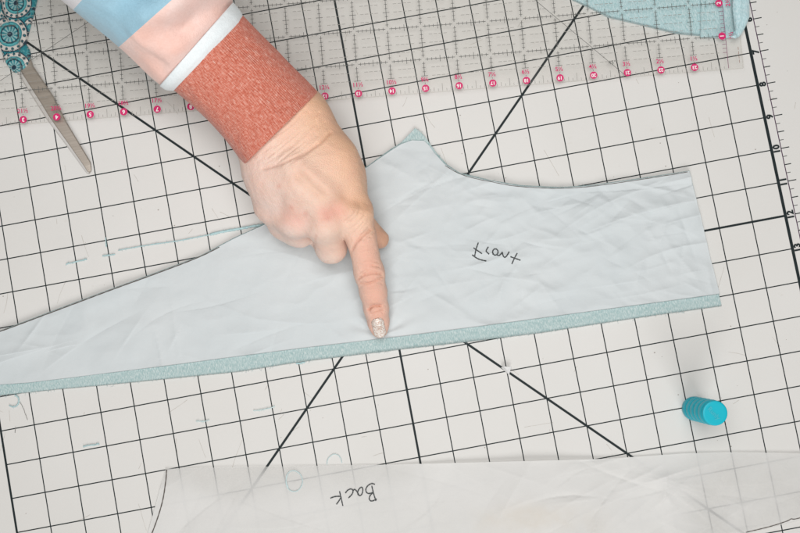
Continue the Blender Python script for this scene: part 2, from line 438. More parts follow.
g.build('handwriting', pencil, front)
g = MB()
stroke(g, ats([(-20, 336.2 + 1.6), (0, 330.7 + 1.6), (30, 319.5 + 1.6), (60, 309.8), (100, 294.8), (130, 283.8), (160, 272.8), (200, 257.8), (220, 247.5)]), fronth, .0007, n=160)
g.build('pencil_outline', pencil_brown, front); g = MB()
stroke(g, ats([(445, 166.5), (459, 175.4), (490, 183), (520, 188), (560, 189.6), (600, 186.5), (686, 173)]), fronth, .0004, n=160)
g.build('pencil_outline', pencil_brown, front)
g = MB()
for s in ([(592, 178), (603, 225), (618, 285), (640, 350)], [(628, 162), (590, 148), (540, 180), (518, 230), (545, 272), (606, 256)],
          [(606, 256), (570, 290), (560, 335), (590, 358), (650, 328)],
          [(490, 205), (470, 190), (438, 225), (428, 270), (455, 296), (482, 275), (492, 225), (486, 198)], [(446, 288), (420, 235), (390, 214), (382, 235)],
          [(290, 262), (318, 225), (358, 210), (382, 232), (370, 275), (325, 318)],
          [(224, 240), (238, 300), (262, 408)], [(118, 320), (170, 300), (238, 298)], [(240, 312), (215, 355), (188, 390)]):
    stroke(g, crop(s, 320, 470, 11.43), backh, .00085, .0003)
g.build('handwriting', pencil, back)
g = MB()
stroke(g, ats([(167, 469.5), (166.5, 480), (163.5, 500), (157.5, 520), (150, 539)]), backh, .0008, .0003, 60)
g.build('pencil_outline', pencil_brown, back); g = MB()
stroke(g, ats([(745, 531.8), (770, 526), (788, 520), (790, 518), (793, 519), (802, 516.5)]), backh, .0006, .0003, 60)
g.build('pencil_outline', pencil_brown, back)

# ================================================================== folded fabric under and over the ruler's end
fold_m = teal_fabric('pale_teal_knit', 0.6, ((.32, (.33, .535, .565)), (.50, (.48, .67, .71)), (.68, (.66, .78, .81))), (.52, .70, .75))
fold_low = [(540, -26), (572, 0.5), (590, 9), (608, 18), (640, 25.5), (677, 34.5), (700, 36.5), (727, 37.5)]
def profile(px_edge_x, py, zc, r0):
    pass
NU, NP = 60, 40
rows = []
# section along the sheet: flat lower layer, a roll at the right, and the upper layer lying back over the ruler's end
for i in range(NU):
    tt = i / (NU - 1); py = 38 - 70 * tt ** 1.0                 # along the roll, bottom to top of the photo
    xr = 737 + (749.5 - 737) * min(1, (38 - py) / 21) ** .6
    xl = 735.5 - 3.2 * min(1, (38 - py) / 30)
    row = []
    for j in range(NP):
        s = j / (NP - 1)
        if s < .35: row.append(at(700 + (xr - 6 - 700) * s / .35, py, .0030))
        elif s < .7:
            a = (s - .35) / .35 * math.pi; row.append(at(xr - 6 + 6 * math.sin(a), py, .0075 - .0045 * math.cos(a)))
        else:
            q = (s - .7) / .3; row.append(at(xr - 6 + (xl - xr + 6) * q, py, .0120 + .0022 * math.sin(q * math.pi) - .0015 * q))
    rows.append(row)
V = np.array(rows).reshape(-1, 3); V[:, 2] += .0004 * fnoise(V[:, 0], V[:, 1], 160, 9)
fz = lambda X, Y: .0030 + .0008 * fnoise(X, Y, 45, 8)
low = ats(fold_low); top = ats([(540, -60), (600, -60), (727, -60)])
ft = empty('folded_fabric', at(700, 0, 0), 'pale teal fabric at the top right, folded up around the end of the ruler', 'fabric')
loft('flat_layer', top, low, 90, 40, fz, fold_m, ft, floor=.0004)
o = mesh_np('folded_flap', V, grid_faces(NU, NP), fold_m, ft)
sm = o.modifiers.new('thickness', 'SOLIDIFY'); sm.thickness = .0014

# ================================================================== ruler
RZ0, RZ1 = .0062, .0090
pR = at(695, 71.6, RZ1); pL = at(57, 121.2, RZ1)
e1 = (pL - pR); sc_ = np.linalg.norm(e1) / (19 * IN); e1 /= np.linalg.norm(e1)      # towards rising numbers (photo left)
e2 = np.array([e1[1], -e1[0], 0.0])                                                  # up the photo
rO = pR - e1 * IN * sc_
RI = IN * sc_
def rp(n, v, z=RZ1): return np.array([*(rO + e1 * n * RI + e2 * v * RI)[:2], z])
t = NT('clear_acrylic')
tr = t.n('ShaderNodeBsdfTransparent'); tr.inputs[0].default_value = (.998, .996, .990, 1)
gl = t.n('ShaderNodeBsdfGlossy'); gl.inputs['Roughness'].default_value = .12
mx = t.n('ShaderNodeMixShader'); mx.inputs[0].default_value = .04
t.l(tr.outputs[0], mx.inputs[1]); t.l(gl.outputs[0], mx.inputs[2]); t.l(mx.outputs[0], t.o.inputs[0])
acr_m = t.m
t = NT('clear_acrylic_edge')
tr = t.n('ShaderNodeBsdfTransparent'); tr.inputs[0].default_value = (.90, .89, .87, 1)
gl = t.n('ShaderNodeBsdfGlossy'); gl.inputs['Roughness'].default_value = .2
mx = t.n('ShaderNodeMixShader'); mx.inputs[0].default_value = .15
t.l(tr.outputs[0], mx.inputs[1]); t.l(gl.outputs[0], mx.inputs[2]); t.l(mx.outputs[0], t.o.inputs[0])
acre_m = t.m
ruler = empty('quilting_ruler', rp(12, 0, 0), 'clear acrylic quilting ruler with pink circled numbers lying across the top of the mat', 'ruler')
m = MB()
cs = [rp(-.45, 0), rp(24.1, 0), rp(24.1, 6.5), rp(-.45, 6.5)]
lo = [np.array([c[0], c[1], RZ0]) for c in cs]
m.add(cs + lo, [(0, 3, 2, 1)], 0); m.add(lo, [(0, 1, 2, 3)], 0)
m.add(cs + lo, [(0, 1, 5, 4), (1, 2, 6, 5), (2, 3, 7, 6), (3, 0, 4, 7)], 1)
m.build('acrylic_slab', [acr_m, acre_m], ruler)
pr = plain('ruler_ink', (.12, .122, .115), .6, .2); pr2 = plain('ruler_ink_soft', (.30, .29, .27), .6, .2)
pink = plain('ruler_ink_magenta', (.60, .022, .14), .5, .3); wht = plain('ruler_ink_white', (.85, .80, .80), .5, .3)
violet = plain('ruler_ink_violet', (.22, .09, .15), .6, .2)
g = MB(); z = RZ1 + .0001
W1, W2 = .00042, .00036
for n in range(0, 25):
    mi = 0 if n else 4
    if n == 0: g.seg(rp(0, .02), rp(0, 6.5), W1, 4, z)
    else:
        g.seg(rp(n, .50), rp(n, .93), W1, 0, z)
        for vv in range(1, 6): g.seg(rp(n, vv + .06), rp(n, vv + .94), W1, 0, z)
    for q in range(4, 52):
        vv = q / 8
        if q % 8 == 0: continue
        a = .10 if q % 4 == 0 else .045
        if n: g.seg(rp(n - a, vv), rp(n + a, vv), W2, 0, z + .00002)
        else: g.seg(rp(0, vv), rp(.12, vv), W2, 4, z + .00002)
    if n < 24:
        for vv in range(1, 7):
            g.seg(rp(n + .06, vv), rp(n + .94, vv), W1, 0, z)
            for q in range(1, 8):
                a = .10 if q == 4 else .045
                g.seg(rp(n + q / 8, vv - a), rp(n + q / 8, vv + a), W2, 0, z + .00002)
        for q in range(2, 26):
            if q % 4 == 0: continue
            for k in range(4):
                u = n + .24 + k * .145
                g.seg(rp(u, q / 4), rp(u + .105, q / 4), W2, 1, z)
        for q in range(1, 8):
            g.seg(rp(n + q / 8, .01), rp(n + q / 8, .24 if q == 4 else (.13 if q % 2 == 0 else .09)), W2 * .9, 1, z)
    if n:
        c = rp(n, .125, z + .00008)
        a = np.linspace(0, 2 * math.pi, 24, endpoint=False)
        g.add([c + .0028 * (math.cos(q) * e1 + math.sin(q) * e2) for q in a], [tuple(range(23, -1, -1))], 2)
        put_text(g, str(24 - n) if n < 24 else '24', .0042 if n > 14 else .0036, c + EZ * .00008, e1, -e2, 3, .00012)
        put_text(g, '%d½' % n, .0046, rp(n, .385, z + .00008) , -e1, e2, 2, .00008)
        g.seg(rp(n, .26), rp(n, .29), W1, 0, z)
g.seg(rp(3.02, 0), rp(9.4, 6.4), W2, 0, z + .00005)                 # 45 degree line
put_text(g, '45°', .0042, rp(3.42, .46, z + .0001), -e1, e2, 0)
g.seg(rp(22.4, .9), rp(22.4 - 5.5 * math.tan(math.radians(60)), 6.4), W2, 0, z + .00005)
for k, vv in enumerate((1, 2, 3, 4, 5, 6)):
    c = rp(.10, vv, z + .00012)
    a = np.linspace(0, 2 * math.pi, 24, endpoint=False)
    g.add([c + .0028 * (math.cos(q) * e1 + math.sin(q) * e2) for q in a], [tuple(range(23, -1, -1))], 2)
    put_text(g, str(vv), .0042, c + EZ * .00008, e2, e1, 3, .00012)
    put_text(g, '%d½' % vv, .0046, rp(-.17, vv, z + .00008), e2, e1, 2, .00008)
for k in range(4): g.seg(rp(-.34, .16 + k * .13), rp(-.34, .25 + k * .13), W2, 5, z)
brown = plain('ruler_ink_brown', (.30, .17, .13), .6, .2)
g.build('printed_scale', [pr, pr2, pink, wht, violet, brown], ruler)

# ================================================================== scissors
t = NT('brushed_steel'); v = t.coord(scale=(40, 900, 40), rot=(0, 0, .9))
n = t.noise(v, 1.0, 3)
t.base(t.ramp(n, [(.3, (.36, .315, .27)), (.7, (.45, .40, .35))])); t.set(Metallic=.55, Roughness=.42); t.bump(n, .06, .0003)
steel = t.m
t = NT('ground_edge_highlight'); t.base((.80, .78, .76)); t.set(Metallic=.35, Roughness=.4); steel2 = t.m  # ground edge with its highlight put into a brighter base colour
t = NT('paisley_print'); t.l(t.attr('print'), t.b.inputs['Base Color']); t.set(Roughness=.35)
t.b.inputs['Specular IOR Level'].default_value = .4; paisley = t.m
sciss = empty('scissors', at(30, 60, 0), 'steel scissors with teal paisley printed handles half under the ruler, tip on the grid', 'scissors')
def blade(dx, z0, z1, name):
    L = [(14, 62), (19, 73.5), (33, 96), (47.3, 118.6), (70, 149), (87.5, 173.2), (90, 174)]
    R = [(30, 54), (34, 66.8), (45, 83), (55, 98), (67.6, 123), (82, 147), (91.6, 163), (92.2, 171)]
    L = resample(ats([(x + dx, y) for x, y in L], 0), 60); R = resample(ats([(x + dx, y) for x, y in R], 0), 60)
    m = MB(); prof = [(0, z0), (0.02, z0 + .0006), (.20, z1 - .0002), (.26, z1), (.93, z1 - .0003), (1.0, z0 + .0008), (1.0, z0)]
    V = np.array([[*(L[i] * (1 - s) + R[i] * s)[:2], zz] for i in range(60) for s, zz in prof])
    F = grid_faces(60, len(prof)); mi = [(1 if (f % (len(prof) - 1)) in (1,) else 0) for f in range(len(F))]
    for f, k in zip(F, mi): pass
    m.v = [tuple(p) for p in V]; m.f = [tuple(f) for f in F]; m.m = mi
    m.f.append(tuple(range(59 * len(prof), 60 * len(prof)))[::-1]); m.m.append(0)
    m.build(name, [steel, steel2], sciss)
blade(0, .0018, .0034, 'blade')
blade(-1.2, .0002, .0017, 'blade')
MED = [((18.5, 5.5), 17.0, .2), ((12, 36), 19.5, .5), ((16, 69), 17.5, .9), ((-8, 12), 17, 0), ((30, -24), 18, .4), ((6, -22), 16, .1), ((38, 32), 15, .3), ((-6, 62), 15, 0.2)]
def paisley_col(V):
    C = np.empty((len(V), 3)); C[:] = (.62, .60, .57)
    teal = np.array((.012, .22, .27)); aqua = np.array((.10, .42, .46)); navy = np.array((.006, .035, .065)); cream = np.array((.66, .63, .60))
    best = np.full(len(V), 9.0)
    for (c, R, ph) in MED:
        p = at(*c); r = np.hypot(V[:, 0] - p[0], V[:, 1] - p[1]) / (R * .00076); a = np.arctan2(V[:, 1] - p[1], V[:, 0] - p[0]) + ph
        use = (r < 1.0) & (best > 8); best[use] = r[use]
        col = np.where((r < .14)[:, None], navy, np.where((r < .66)[:, None], np.array((.30, .50, .52)), cream))
        spoke = (np.sin(a * 12) > .1) & (r > .16) & (r < .42); col[spoke] = teal
        col[(r > .42) & (r < .50)] = navy; col[(r > .50) & (r < .60)] = aqua; col[(r > .60) & (r < .65)] = teal
        n = 15; aa = (a * n / (2 * math.pi)) % 1 - .5; dr = (r - .78) / .10; dd = np.hypot(aa * 2 * math.pi * .78 / n / .10, dr)
        col[(dd < .80)] = navy; col[dd < .45] = teal * .6
        col[(r > .88) & (r < .95)] = navy; col[(r > .95)] = teal
        C[use] = col[use]
    gap = best > 8
    n1 = fnoise(V[:, 0], V[:, 1], 420, 3)
    C[gap] = aqua * .8; C[gap & (n1 > .05)] = teal; C[gap & (n1 < -.25)] = navy
    return C
def handle(Lp, Rp, z0, z1, name):
    n, nv = 170, 90
    L = smooth_poly(ats(Lp), n); R = smooth_poly(ats(Rp), n)
    a = np.linspace(math.pi, 0, nv); s = .5 + .5 * np.cos(a); hgt = np.sin(a) ** .32
    V = np.array([[*(L[i] * (1 - s[j]) + R[i] * s[j])[:2], z0 + (z1 - z0) * hgt[j]] for i in range(n) for j in range(nv)])
    F = [tuple(f) for f in grid_faces(n, nv)] + [tuple((i * nv, (i + 1) * nv, (i + 2) * nv - 1, (i + 1) * nv - 1)) for i in range(n - 1)]
    if np.cross(V[F[0][1]] - V[F[0][0]], V[F[0][2]] - V[F[0][0]])[2] < 0: F = [f[::-1] for f in F]
    return mesh_np(name, V, F, paisley, sciss, cols={'print': paisley_col(V)})
handle([(-24, -45), (-12, 5), (-3, 35), (2.6, 52), (7.5, 66), (15, 73)], [(4, -45), (0, 8), (14, 29), (29, 47), (32, 56), (30, 67), (21, 73)], .0004, .0047, 'handle')
handle([(-4, -50), (3, 0), (8, 20), (15.5, 33), (25, 46.3)], [(46, -50), (38.5, 0), (33.5, 20), (29.5, 34), (27, 46)], .0015, .0059, 'handle')

# ================================================================== person: hand, wrist, sleeve
t = NT('skin')
v = t.coord(); n1 = t.noise(v, 55, 4, .6); n2 = t.noise(v, 900, 3, .6); n3 = t.noise(v, 260, 3)
pg = t.attr('pigment_shade')
c = t.mix(t.ramp(n1, [(.35, (0, 0, 0)), (.7, (.42, .42, .42))]), pg, (.72, .42, .32))
c = t.mix(t.ramp(n3, [(.60, (0, 0, 0)), (.75, (.16, .16, .16))]), c, (.58, .25, .17))
t.base(c); t.set(Roughness=.52); t.b.inputs['Specular IOR Level'].default_value = .32
t.b.inputs['Subsurface Weight'].default_value = .12; t.b.inputs['Subsurface Radius'].default_value = (1.0, .35, .2); t.b.inputs['Subsurface Scale'].default_value = .004
vo = t.n('ShaderNodeTexVoronoi'); vo.feature = 'DISTANCE_TO_EDGE'; vo.inputs['Scale'].default_value = 780; t.l(t.coord(), vo.inputs['Vector'])
t.bump(t.math('ADD', t.math('ADD', n2, t.math('MULTIPLY', n3, .9)), t.math('MULTIPLY', t.math('MINIMUM', vo.outputs['Distance'], .25), 2.4)), .42, .0006)
skin_m = t.m

HS = .0013
def J(px, py, z, r): return (*at(px, py, z), r)
lo = np.array([*(np.minimum.reduce([at(170, 350), at(410, 350), at(170, 30), at(410, 30)])[:2] - .01), .0])
hi = np.array([*(np.maximum.reduce([at(170, 350), at(410, 350), at(170, 30), at(410, 30)])[:2] + .01), .108])
gx, gy, gz = [np.arange(lo[k], hi[k], HS, dtype=np.float32) for k in range(3)]
shape = (len(gx), len(gy), len(gz))
def rcone(field, a, b, k):
    """smooth-union a tapered capsule into the field (only near it)"""
    a = np.array(a, np.float32); b = np.array(b, np.float32); mrg = max(a[3], b[3]) + k + .006
    mn = np.minimum(a[:3], b[:3]) - mrg; mxx = np.maximum(a[:3], b[:3]) + mrg
    i0 = [max(0, int((mn[q] - lo[q]) / HS)) for q in range(3)]; i1 = [min(shape[q], int((mxx[q] - lo[q]) / HS) + 2) for q in range(3)]
    if any(i1[q] <= i0[q] for q in range(3)): return
    sl = tuple(slice(i0[q], i1[q]) for q in range(3))
    X = gx[sl[0]][:, None, None] - a[0]; Y = gy[sl[1]][None, :, None] - a[1]; Z = gz[sl[2]][None, None, :] - a[2]
    d = b[:3] - a[:3]; L = float(d @ d) + 1e-12
    tt = np.clip((X * d[0] + Y * d[1] + Z * d[2]) / L, 0, 1)
    dist = np.sqrt((X - tt * d[0]) ** 2 + (Y - tt * d[1]) ** 2 + (Z - tt * d[2]) ** 2) - (a[3] + (b[3] - a[3]) * tt)
    smin(field, sl, dist, k)
def smin(field, sl, dist, k):
    f = field[sl]; h = np.maximum(k - np.abs(f - dist), 0) / k
    field[sl] = np.minimum(f, dist) - h * h * k * .25
def chain(field, js, k):
    for a, b in zip(js[:-1], js[1:]): rcone(field, a, b, k)
BIG = .05
A = np.full(shape, BIG, np.float32)
# forearm, wrist and back of the hand
chain(A, [J(212, 82, .066, .0165), J(262, 134, .064, .0180), J(272, 146, .062, .0198)], .010)
chain(A, [J(224, 62, .068, .0165), J(286, 106, .066, .0180), J(297, 119, .066, .0198)], .010)
chain(A, [J(297, 119, .066, .0198), J(329, 164, .064, .0185), J(355, 212, .0555, .0118)], .014)
chain(A, [J(283, 130, .067, .0195), J(308, 180, .068, .0165), J(324, 222, .0590, .0122)], .014)
chain(A, [J(276, 138, .065, .0195), J(290, 180, .063, .0160), J(294, 219, .0530, .0118)], .014)
chain(A, [J(270, 142, .062, .0190), J(270, 175, .058, .0150), J(271, 206, .0460, .0110)], .014)
chain(A, [J(303, 128, .058, .0180), J(338, 178, .046, .0165), J(351, 208, .038, .0125)], .012)     # thumb base
rcone(A, J(300, 185, .050, .020), J(330, 205, .046, .016), .014)                                      # palm
Fg = np.full(shape, BIG, np.float32)
def finger(js, k=.003):
    f = np.full(shape, BIG, np.float32); chain(f, js, k); return f
fing = [
    finger([J(355, 212, .0555, .0116), J(361, 238, .0490, .0104), J(369.5, 273, .0370, .0104), J(373.3, 292, .0285, .0094), J(376.2, 309, .0205, .0086), J(378.4, 322, .0140, .0077), J(379.6, 329.5, .0108, .0064)], .004),
    finger([J(324, 222, .0580, .0118), J(331, 247.5, .0340, .0112), J(322, 236, .0180, .0100), J(304, 208, .0200, .0085)]),
    finger([J(294, 219, .0530, .0114), J(300, 232, .0300, .0110), J(293, 220, .0150, .0098), J(284, 198, .0180, .0085)]),
    finger([J(271, 206, .0460, .0106), J(282, 223.5, .0270, .0100), J(276, 212, .0140, .0088), J(272, 196, .0170, .0075)]),
    ]
thumb = finger([J(351, 208, .0360, .0120), J(364, 226, .0230, .0088), J(380.2, 239.4, .0180, .0068)], .003)
for q, f in enumerate(fing): smin(Fg, slice(None), f, (.0022, .0022, .0028, .0120, .002)[q])
smin(A, slice(None), Fg, .0065)
smin(A, slice(None), thumb, .002)
del fing, Fg
def surface_nets(f, lo, h):
    nx, ny, nz = f.shape; ins = f < 0
    acc = np.zeros((nx - 1, ny - 1, nz - 1, 3), np.float32); cnt = np.zeros((nx - 1, ny - 1, nz - 1), np.float32)
    cs = [(i, j, k) for i in (0, 1) for j in (0, 1) for k in (0, 1)]
    S = lambda c: (slice(c[0], nx - 1 + c[0]), slice(c[1], ny - 1 + c[1]), slice(c[2], nz - 1 + c[2]))
    for a in cs:
        for ax in range(3):
            if a[ax]: continue
            b = list(a); b[ax] = 1
            fa, fb = f[S(a)], f[S(b)]; x = (fa < 0) != (fb < 0)
            if not x.any(): continue
            tt = np.where(x, fa / np.where(x, fa - fb, 1), 0)
            for q in range(3): acc[..., q] += np.where(x, (tt if q == ax else a[q]), 0)
            cnt += x
    act = cnt > 0; idx = np.full(act.shape, -1, np.int64); idx[act] = np.arange(act.sum())
    ijk = np.argwhere(act); V = (ijk + acc[act] / cnt[act][:, None]) * h + lo
    Q = []
    for ax in range(3):
        u, w_ = (ax + 1) % 3, (ax + 2) % 3
        s0 = [slice(None)] * 3; s1 = [slice(None)] * 3; s0[ax] = slice(0, -1); s1[ax] = slice(1, None)
        a_, b_ = ins[tuple(s0)], ins[tuple(s1)]
        for flip, mask in ((False, a_ & ~b_), (True, ~a_ & b_)):
            e = np.argwhere(mask); e = e[(e[:, u] > 0) & (e[:, w_] > 0)]
            e = e[(e[:, u] < f.shape[u] - 1) & (e[:, w_] < f.shape[w_] - 1)]
            def cell(du, dw):
                c = e.copy(); c[:, u] -= du; c[:, w_] -= dw; return idx[c[:, 0], c[:, 1], c[:, 2]]
            q = np.stack([cell(1, 1), cell(0, 1), cell(0, 0), cell(1, 0)], 1)
            Q.append(q[:, ::-1] if flip else q)
    return V, np.vstack(Q)
HV, HF = surface_nets(A, lo, HS)
del A
# even out the net, then one subdivision for the fine creases
E = np.unique(np.sort(np.vstack([HF[:, [0, 1]], HF[:, [1, 2]], HF[:, [2, 3]], HF[:, [3, 0]]]), axis=1), axis=0)
deg = np.bincount(E.ravel(), minlength=len(HV))[:, None].astype(float)
def relax(V, lam):
    s = np.zeros_like(V)
    np.add.at(s, E[:, 0], V[E[:, 1]]); np.add.at(s, E[:, 1], V[E[:, 0]])
    return V + lam * (s / deg - V)
for _ in range(3): HV = relax(relax(HV, .5), -.52)
tmp = bpy.data.meshes.new('tmp'); tmp.from_pydata(HV.tolist(), [], HF.tolist())
ob = bpy.data.objects.new('tmp', tmp); COL.objects.link(ob)
md = ob.modifiers.new('s', 'SUBSURF'); md.levels = 1; md.render_levels = 1
bpy.context.view_layer.update()
ev = ob.evaluated_get(bpy.context.evaluated_depsgraph_get()); me = ev.to_mesh()
HV = np.zeros(len(me.vertices) * 3, np.float32); me.vertices.foreach_get('co', HV); HV = HV.reshape(-1, 3).astype(float)
HN = np.zeros(len(me.vertices) * 3, np.float32); me.vertices.foreach_get('normal', HN); HN = HN.reshape(-1, 3)
lv = np.zeros(len(me.loops), np.int32); me.loops.foreach_get('vertex_index', lv); HF = lv.reshape(-1, 4)
ev.to_mesh_clear(); bpy.data.objects.remove(ob); bpy.data.meshes.remove(tmp)

def hpts(pts, z): return ats(pts, z)
X, Y, Z = HV[:, 0], HV[:, 1], HV[:, 2]
upw = np.clip(HN[:, 2] * 1.6 + .1, 0, 1)                       # creases of the back of the hand only
dis = np.zeros(len(HV))
def groove(pts, z, wd, dep):
    global dis
    d = seg_dist(X, Y, hpts(pts, z)); near = np.abs(Z - z) < .03
    dis -= 1.5 * dep * np.exp(-(d / wd) ** 2) * upw * near
def fan(c, z, n, gap, half, ang, dep, wd, bow=0.0, jit=1):
    """a set of skin folds across a joint"""
    rs = np.random.RandomState(int(c[0]) + n)
    for k in range(n):
        o = (k - (n - 1) / 2) * gap + rs.randn() * .4 * jit; h = half * (.55 + .5 * rs.rand()); s = rs.randn() * 1.5
        ca, sa = math.cos(ang), math.sin(ang); pts = []
        for q in np.linspace(-1, 1, 7):
            u = q * h + s; w_ = o + bow * (1 - q * q) + rs.randn() * .25
            pts.append((c[0] + u * ca - w_ * sa, c[1] + u * sa + w_ * ca))
        groove(pts, z, wd * (.7 + .6 * rs.rand()), dep * (.4 + .8 * rs.rand()))
# index finger joints
fan((370, 274), .046, 9, 2.6, 11, -.17, .00050, .00075, -1.5)
groove([(358, 279), (363, 275.5), (371, 274), (381, 273)], .046, .0009, .0006)
groove([(360, 283), (368, 284), (376, 281), (382, 277)], .044, .0009, .0005)
fan((376.5, 309.5), .030, 4, 2.6, 9, -.12, .00040, .0007, -1.5)
groove([(368.5, 309.8), (373, 307), (381, 306.3)], .029, .0008, .0014)
fan((366, 245), .056, 6, 4.2, 9, -.35, .00025, .0008)
fan((359, 226), .066, 9, 3.2, 11, -.75, .00045, .0009, 1.0)
groove([(352, 249), (356, 243), (363, 236), (370, 230)], .058, .0012, .0007)
# wrist folds beside the cuff
fan((293, 136), .088, 12, 3.4, 34, -.72, .00040, .0009, 3.0)
groove([(262, 168), (280, 165), (300, 157), (320, 143), (330, 131)], .086, .0013, .0007)
fan((275, 155), .084, 6, 3.2, 16, -.60, .00030, .0009, 1.0)
# tendons and hollows of the back of the hand
d = seg_dist(X, Y, hpts([(296, 160), (318, 183), (350, 208)], .08)); dis += .0021 * np.exp(-(d / .0050) ** 2) * upw
d = seg_dist(X, Y, hpts([(300, 178), (312, 186), (321, 195)], .08)); dis -= .0014 * np.exp(-(d / .0035) ** 2) * upw
d = seg_dist(X, Y, hpts([(286, 165), (300, 192), (318, 215)], .08)); dis += .0013 * np.exp(-(d / .0050) ** 2) * upw
d = seg_dist(X, Y, hpts([(338, 205), (345, 200)], .07)); dis -= .0020 * np.exp(-(d / .0060) ** 2) * upw
d = seg_dist(X, Y, hpts([(309, 222), (311, 210)], .07)); dis -= .0016 * np.exp(-(d / .0060) ** 2) * upw
d = seg_dist(X, Y, hpts([(282, 215), (282, 204)], .06)); dis -= .0017 * np.exp(-(d / .0055) ** 2) * upw
d = seg_dist(X, Y, hpts([(362, 204), (369, 201)], .065)); dis -= .0018 * np.exp(-(d / .0045) ** 2) * upw
# nail bed
nb = at(380.2, 328.0, .019)
dis += .00016 * fnoise(X * 1.0 + Z, Y - Z * .5, 300, 3) + .0004 * fnoise(X + Z * .3, Y - Z * .4, 90, 4)
HV += HN * dis[:, None]

acr = ((X - at(300, 170)[0]) * (EX[0] * .8 + EY[0] * .6) + (Y - at(300, 170)[1]) * (EX[1] * .8 + EY[1] * .6)) / .035
kk = np.clip(.5 + .5 * acr, 0, 1)[:, None]; C = np.array((.740, .600, .540)) * (1 - kk) + np.array((.795, .497, .335)) * kk  # pale to tan across the hand: side light put into the skin colour
def tint(pts, z, wd, col, a):
    global C
    d = seg_dist(X, Y, hpts(pts, z)); k = (a * np.exp(-(d / wd) ** 2))[:, None]
    k = k * np.clip(upw * 1.5, .2, 1)[:, None]; C = C * (1 - k) + np.array(col) * k
tint([(366, 250), (380, 332)], .03, .010, (.74, .41, .315), .8)
tint([(372, 262), (377, 312)], .04, .006, (.70, .37, .275), .45)
tint([(345, 203), (366, 206)], .066, .006, (.47, .22, .12), .55)  # shade of the hollow above the index knuckle, tinted into the skin
tint([(326, 216), (338, 212)], .066, .006, (.72, .35, .28), .75)
tint([(290, 218), (300, 222)], .060, .007, (.74, .41, .34), .7)
tint([(300, 178), (322, 196)], .078, .004, (.58, .34, .21), .25)  # shading of the groove between the tendons, tinted in
tint([(316, 105), (356, 160), (366, 200)], .070, .013, (.78, .47, .285), .5)  # tan of the less lit side, painted into the skin
tint([(258, 175), (264, 205)], .060, .016, (.78, .56, .49), .5)
for p in ((292, 208.5), (328, 219), (281, 189), (306, 214)): tint([p, (p[0] + .5, p[1])], .07, .0018, (.62, .26, .20), .40)
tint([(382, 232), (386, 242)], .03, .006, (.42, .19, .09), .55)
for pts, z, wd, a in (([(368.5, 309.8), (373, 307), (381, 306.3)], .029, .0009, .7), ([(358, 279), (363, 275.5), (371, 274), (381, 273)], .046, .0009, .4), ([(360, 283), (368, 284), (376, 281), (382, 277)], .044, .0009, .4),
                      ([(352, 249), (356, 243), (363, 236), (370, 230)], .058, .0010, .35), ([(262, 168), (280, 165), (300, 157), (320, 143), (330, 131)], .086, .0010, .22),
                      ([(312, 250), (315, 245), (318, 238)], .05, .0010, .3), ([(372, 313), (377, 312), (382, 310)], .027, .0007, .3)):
    tint(pts, z, wd, (.50, .21, .13), a)  # shade in the skin folds, painted as dark red lines
person = mesh_np('person', HV, HF, skin_m, cols={'pigment_shade': C})
tag(person, 'hand in a rust cuffed sweatshirt sleeve pointing its index finger at the paper pattern', 'person')

# fingernail with glitter polish
t = NT('glitter_polish'); v = t.coord()
vo = t.n('ShaderNodeTexVoronoi'); vo.inputs['Scale'].default_value = 1400; t.l(v, vo.inputs['Vector'])
sepc = t.n('ShaderNodeSeparateColor'); t.l(vo.outputs['Color'], sepc.inputs[0])
t.base(t.ramp(sepc.outputs[0], [(.15, (.60, .42, .34)), (.45, (.84, .72, .65)), (.8, (.95, .91, .86))]))
t.set(Metallic=.25, Roughness=.42); t.bump(sepc.outputs[1], .9, .0006)
nail_m = t.m
nn, nw = 30, 22
c0, c1_ = at(376.9, 318.6, .021), at(381.0, 337.2, .016)
axv = (c1_ - c0); axl = np.linalg.norm(axv[:2]); axv = axv[:2] / axl; sd = np.array([-axv[1], axv[0]])
near = (np.hypot(X - (c0[0] + c1_[0]) / 2, Y - (c0[1] + c1_[1]) / 2) < .011) & (HN[:, 2] > .25)
q_ = ((HV[near, 0] - c0[0]) * axv[0] + (HV[near, 1] - c0[1]) * axv[1]) / axl; s_ = ((HV[near, 0] - c0[0]) * sd[0] + (HV[near, 1] - c0[1]) * sd[1]) / .005
poly = lambda q, u: np.stack([np.ones_like(q), q, q * q, u, u * u, q * u * u], 1)
cf = np.linalg.lstsq(poly(q_, s_), HV[near, 2], rcond=None)[0]
nl = []
for i in range(nn):
    q = i / (nn - 1); hw = .0043 * (1 - .06 * q) * (min(1, (q + .05) / .22) ** .45) * (min(1, (1.02 - q) / .22) ** .45)
    for j in range(nw):
        u = ((j / (nw - 1)) * 2 - 1); p = c0[:2] + axv * axl * q + sd * u * hw
        zz = float((poly(np.array([min(q, .8)]), np.array([u * hw / .005])) @ cf)[0]) - max(0, q - .8) * .010
        nl.append((p[0], p[1], zz + .0007 + .0005 * math.sin(q * math.pi) - .0009 * abs(u) ** 4 - .0007 * max(0, .12 - q) / .12))
F = grid_faces(nn, nw)
nail = mesh_np('fingernail', np.array(nl), F, nail_m, person)
sm = nail.modifiers.new('thickness', 'SOLIDIFY'); sm.thickness = .0009; sm.offset = 0

